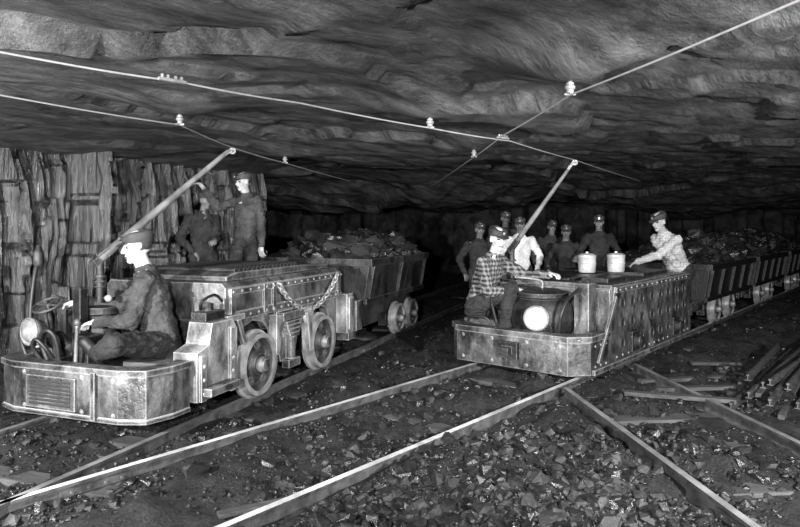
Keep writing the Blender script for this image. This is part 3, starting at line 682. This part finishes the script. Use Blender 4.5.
def human(label,pel,T,fw,hf,hands,feet,top,bot,skin=None,vox=.006,hat=True,lamp=None,ehint=None,khint=None,scale=1.0):
    skin=skin or m_skin
    pel=V(pel);T=V(T).normalized();fw=V(fw);fw=(fw-T*fw.dot(T)).normalized();R=fw.cross(T).normalized()
    S=scale;MB.rs=S
    T=T*S
    nb=pel+T*.50
    hf=V(hf).normalized();Hr=hf.cross(V((0,0,1))).normalized();Hu=Hr.cross(hf).normalized()
    hf=hf*S;Hr=Hr*S;Hu=Hu*S
    hc=nb+T*.045+Hu*.115+hf*.03
    arms=[];legs=[]
    for i,sg in enumerate((1,-1)):
        sh=nb-T*.075+R*(sg*.172*S)
        hint=(ehint[i] if ehint else V((0,0,-1))+R*sg*.5-fw*.3)
        el,wr=ik(sh,V(hands[i]),.285*S,.255*S,hint);arms.append((sh,el,wr))
        hp=pel+R*(sg*.095*S)-T*.02
        kh=(khint[i] if khint else fw)
        kn,an=ik(hp,V(feet[i]),.43*S,.42*S,kh);legs.append((hp,kn,an))
    b=MB()
    b.loft([(pel-T*.09,R,fw,.12,.09),(pel,R,fw,.14,.10),(pel+T*.12,R,fw,.12,.09),(pel+T*.28,R,fw,.135,.095),(pel+T*.38,R,fw,.145,.095),(pel+T*.45,R,fw,.11,.075),(pel+T*.52,R,fw,.055,.055)])
    b.cap(nb-T*.03,hc-Hu*.05,.054,.050)
    for sh,el,wr in arms:
        b.cap(sh,el,.045,.037);b.cap(el,wr,.038,.026);b.cap(nb-T*.09,sh,.045,.045)
    for hp,kn,an in legs: b.cap(hp,kn,.075,.052);b.cap(kn,an,.052,.036)
    fr=(Hr,hf,Hu)
    b.ell(hc+Hu*.03-hf*.008,(.072,.092,.086),fr);b.ell(hc-Hu*.03+hf*.016,(.058,.068,.078),fr);b.ell(hc-Hu*.086+hf*.054,(.028,.026,.022),fr)
    b.cap(hc+hf*.083+Hu*.012,hc+hf*.100-Hu*.024,.009,.013,10);b.ell(hc+hf*.090-Hu*.028,(.018,.012,.009),fr)
    b.cap(hc+hf*.076+Hu*.028-Hr*.034,hc+hf*.076+Hu*.028+Hr*.034,.010,.010,8)
    b.ell(hc+hf*.080-Hu*.058,(.024,.012,.010),fr)
    for sg in(1,-1):
        b.ell(hc+Hr*(sg*.070)-hf*.008-Hu*.008,(.010,.015,.027),fr);b.ell(hc+Hr*(sg*.038)+hf*.055-Hu*.024,(.020,.020,.018),fr)
    for i,(sh,el,wr) in enumerate(arms):
        sg=1 if i==0 else -1
        d=(wr-el).normalized();d=(d+V((0,0,-.12))).normalized()
        up=V((0,0,1));n_=(up-d*up.dot(d))
        if n_.length<.25: n_=fw-d*fw.dot(d)
        n_=n_.normalized();lat=d.cross(n_).normalized()
        th=-lat if lat.dot(R)*sg>0 else lat
        b.cap(wr,wr+d*.03,.026,.025,10)
        b.ell(wr+d*.055,(.041,.05,.018),(lat,d,n_))
        for j,(o_,ln) in enumerate([(-.034,.062),(-.0115,.075),(.0115,.08),(.034,.072)]):
            s0=wr+d*.088+th*o_;dd=(d+th*(o_*3.0)).normalized()
            p1=s0+(dd*.85-n_*.35).normalized()*ln*.5;p2=p1+(dd*.4-n_*.9).normalized()*ln*.45
            b.cap(s0,p1,.0092,.0085,8);b.cap(p1,p2,.0085,.0075,8)
        t0=wr+d*.03+th*.03;t1=t0+(th*.7+d*.7-n_*.2).normalized()*.04;t2=t1+(d*.9+th*.1-n_*.5).normalized()*.032
        b.cap(t0,t1,.013,.010,8);b.cap(t1,t2,.010,.008,8)
    body=mk('person',b,[skin,m_feat],label=label,cat='person',center=True)
    remesh(body,vox,2)
    c=V(body['o_off'])
    for p in body.data.polygons:
        q=p.center+c-hc
        x,y,z=q.dot(Hr)/S/S,q.dot(hf)/S/S,q.dot(Hu)/S/S
        if y>.04:
            if (abs(abs(x)-.030)<.013 and abs(z-.006)<.008) or (abs(x)<.024 and abs(z+.058)<.004) or (abs(abs(x)-.030)<.018 and abs(z-.028)<.005): p.material_index=1
        elif z>-.02 and y<-.02 and not (abs(x)>.062 and y>-.03 and z<.03): p.material_index=1
    s=MB()
    s.loft([(pel-T*.02,R,fw,.160,.122),(pel+T*.10,R,fw,.148,.112),(pel+T*.26,R,fw,.155,.115),(pel+T*.37,R,fw,.165,.112),(pel+T*.435,R,fw,.145,.095),(pel+T*.485,R,fw,.095,.075),(pel+T*.52,R,fw,.062,.062)])
    for sh,el,wr in arms:
        s.cap(nb-T*.085,sh,.056,.056);s.cap(sh,el,.062,.054);s.cap(el,wr-(wr-el)*.02,.055,.040)
    s.torus(nb+T*.015,.058*S,.013*S,T,20,8)
    s.cap(nb+fw*.06+R*.03-T*.03,pel+T*.05+fw*.112,.010,.010,8)
    so=mk('shirt',s,top,body);remesh(so,max(.008,vox*1.2),2,.045)
    s=MB();s.loft([(pel-T*.13,R,fw,.14,.105),(pel-T*.05,R,fw,.158,.118),(pel+T*.05,R,fw,.150,.114),(pel+T*.10,R,fw,.14,.105)])
    for hp,kn,an in legs: s.cap(hp,kn,.094,.073);s.cap(kn,an+(kn-an)*.12,.073,.060)
    to=mk('trousers',s,bot,body);remesh(to,max(.008,vox*1.2),2,.045)
    for hp,kn,an in legs:
        s=MB()
        sd=(an-kn).normalized();ff=V((fw.x,fw.y,0)).normalized()
        if abs(sd.z)<.75: ff=(V((0,0,1))-sd*sd.z).normalized()*.6+ff*.5; ff=(ff-sd*ff.dot(sd)).normalized()
        s.cap(an+(kn-an)*.15,an,.052,.05);s.cap(an+sd*.035,an+ff*.13+sd*.045,.045,.04);s.cap(an+sd*.05-ff*.04,an+sd*.055+ff*.14,.036,.034)
        bo=mk('boot',s,m_boot,body);remesh(bo,.009,1)
    if hat:
        s=MB();hb=hc+Hu*.048-hf*.005
        n=24;vs=[];fs=[]
        prof=[(.96,-.016),(.99,.0),(1.01,.014),(1.03,.032),(.92,.050),(.65,.058),(.3,.060),(.03,.060)]
        for rr,h in prof:
            for i in range(n):
                a=2*math.pi*i/n;vs.append(hb+Hu*(h-.014*math.sin(a)*(h>.03)+.004*math.sin(3*a)*(h>.02))+Hr*(.084*rr*math.cos(a))+hf*(.102*rr*math.sin(a)))
        for j in range(len(prof)-1):
            for i in range(n): fs.append((j*n+i,j*n+(i+1)%n,(j+1)*n+(i+1)%n,(j+1)*n+i))
        fs.append(tuple(range(n))[::-1]);fs.append(tuple(range((len(prof)-1)*n,len(prof)*n)));s.add(vs,fs)
        s.ell(hb+hf*.098-Hu*.012,(.062,.050,.007),(Hr,(hf-Hu*.35),(Hu+hf*.35)))
        cp=mk('cap',s,m_cap,body,smooth=True)
        s=MB();lb=hb+hf*.100+Hu*.022
        s.rev([(.012,-.012),(.016,0),(.020,.016),(.020,.022),(.017,.024)],lb,hf,16);lp=mk('cap_lamp',s,m_std,cp,smooth=True)
        s=MB();s.rev([(.016,.023),(.010,.027),(.003,.028)],lb,hf,14);mk('lamp_lens',s,m_glow if lamp else m_lensd,lp,smooth=True)
    MB.rs=1.0
    return body
p1=W(162,341,5.15)
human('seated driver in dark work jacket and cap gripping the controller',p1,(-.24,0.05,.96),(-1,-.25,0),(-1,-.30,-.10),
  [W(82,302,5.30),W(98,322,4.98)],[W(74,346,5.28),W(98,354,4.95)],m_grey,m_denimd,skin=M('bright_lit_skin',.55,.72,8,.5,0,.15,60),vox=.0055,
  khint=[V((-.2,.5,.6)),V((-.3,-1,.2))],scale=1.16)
q=PL(-.60,3.06)
human('standing miner in dark work jacket and cap with arm raised',(q.x-.05,q.y,.56+.90),(-.03,0,1),(-.55,-.85,0),(-.7,-.7,-.1),
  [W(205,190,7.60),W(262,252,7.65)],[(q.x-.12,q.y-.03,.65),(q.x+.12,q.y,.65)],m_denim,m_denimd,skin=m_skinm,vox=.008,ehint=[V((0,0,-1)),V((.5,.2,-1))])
q=W(203,262,8.45)
human('standing miner darkened as in shadow beside the seam wall',(q.x,q.y,.42+.84),(0.0,0,1),(.6,-.75,0),(.8,-.5,-.1),
  [W(194,252,8.3),W(215,240,8.2)],[(q.x-.12,q.y,.50),(q.x+.12,q.y,.50)],m_denimd,m_denimd,skin=m_skind,vox=.009)  # shadow over this man put into his dark cloth and skin
human('seated driver in plaid shirt and cap reaching for the controls',W(480,303,7.30),(.26,-.18,1),(.8,-.6,0),(.35,-.9,-.15),
  [W(516,290,6.95),W(548,274,7.05)],[W(504,334,6.95),W(522,336,7.1)],m_plaid,m_denimd,skin=m_skin,vox=.006,khint=[V((.4,-.2,1))]*2,lamp=None,scale=1.15)
pr=PR(.46,3.52);pr.z=.98
human('miner in light checked shirt leaning on the locomotive top',pr,(-.52,-.22,1),(-.9,-.4,0),(-.85,-.5,-.25),
  [PR(.62,2.90,1.10),PR(.10,2.92,1.10)],[PR(.50,3.66,.12),PR(.25,3.64,.12)],m_plaid2,m_denimd,skin=m_skinm,vox=.007,scale=1.15)
bg=[(479,10.6,-.10,(.2,-1,0),m_denimd,'miner in dark jacket and cap standing in a group'),
    (505,10.9,.08,(.1,-1,0),m_denim,'miner in work jacket standing in a group'),
    (520,10.1,-.02,(-.2,-1,0),m_white,'miner in white shirt standing in a group'),
    (551,11.3,-.06,(.1,-1,0),m_denim,'miner in work clothes standing in a group'),
    (566,10.8,-.14,(-.2,-1,0),m_denimd,'miner in work clothes and cap standing in a group'),
    (599,10.6,.02,(-.3,-1,0),m_denimd,'miner in dark jacket with lit cap lamp')]
for i,(px,Y,dz,fwd,tm,lab) in enumerate(bg):
    x=(px-400)/F*Y;f_=V(fwd).normalized();r_=f_.cross(V((0,0,1)))
    P=V((x,Y,.95+dz))
    h=[P+r_*.26+f_*.05-V((0,0,.02)),P-r_*.26+f_*.08-V((0,0,.02))]
    if i==5: h=[P+r_*.35+f_*.25+V((0,0,.12)),P-r_*.35+f_*.25+V((0,0,.1))]
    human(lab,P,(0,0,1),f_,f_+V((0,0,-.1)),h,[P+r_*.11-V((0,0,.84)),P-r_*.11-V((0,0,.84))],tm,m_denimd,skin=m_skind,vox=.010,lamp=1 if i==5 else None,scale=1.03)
# ---------------------------------------------------------------- lights
def spot(name,loc_,tgt,e,ang=110,size=.05,blend=.6):
    l=bpy.data.lights.new(name,'SPOT');l.energy=e;l.spot_size=math.radians(ang);l.spot_blend=blend;l.shadow_soft_size=size
    o=bpy.data.objects.new(name,l);COL.objects.link(o);o.location=loc_;d=V(tgt)-V(loc_);o.rotation_euler=d.to_track_quat('-Z','Y').to_euler();return o
spot('flash_lamp',(-3.2,1.2,1.7),(-2.6,6,1.15),1900)
spot('flash_lamp',(-.5,-.4,1.75),(-.3,6,1.15),1800)
spot('flash_lamp',(2.6,.8,1.8),(1.8,7,.95),2500,92,.05,.85)
w=bpy.data.worlds.new('World');sc.world=w;w.use_nodes=True;w.node_tree.nodes['Background'].inputs[0].default_value=(.5,.5,.5,1);w.node_tree.nodes['Background'].inputs[1].default_value=.001
cam=bpy.data.cameras.new('camera');co=bpy.data.objects.new('camera',cam);COL.objects.link(co);sc.camera=co
cam.sensor_width=36;cam.lens=F/800*36;cam.shift_y=-(263.5-HZ)/800;co.location=(0,0,CAMZ);co.rotation_euler=(math.pi/2,0,0);cam.clip_start=.05
for o in bpy.data.objects:
    if 'o_off' in o: del o['o_off']
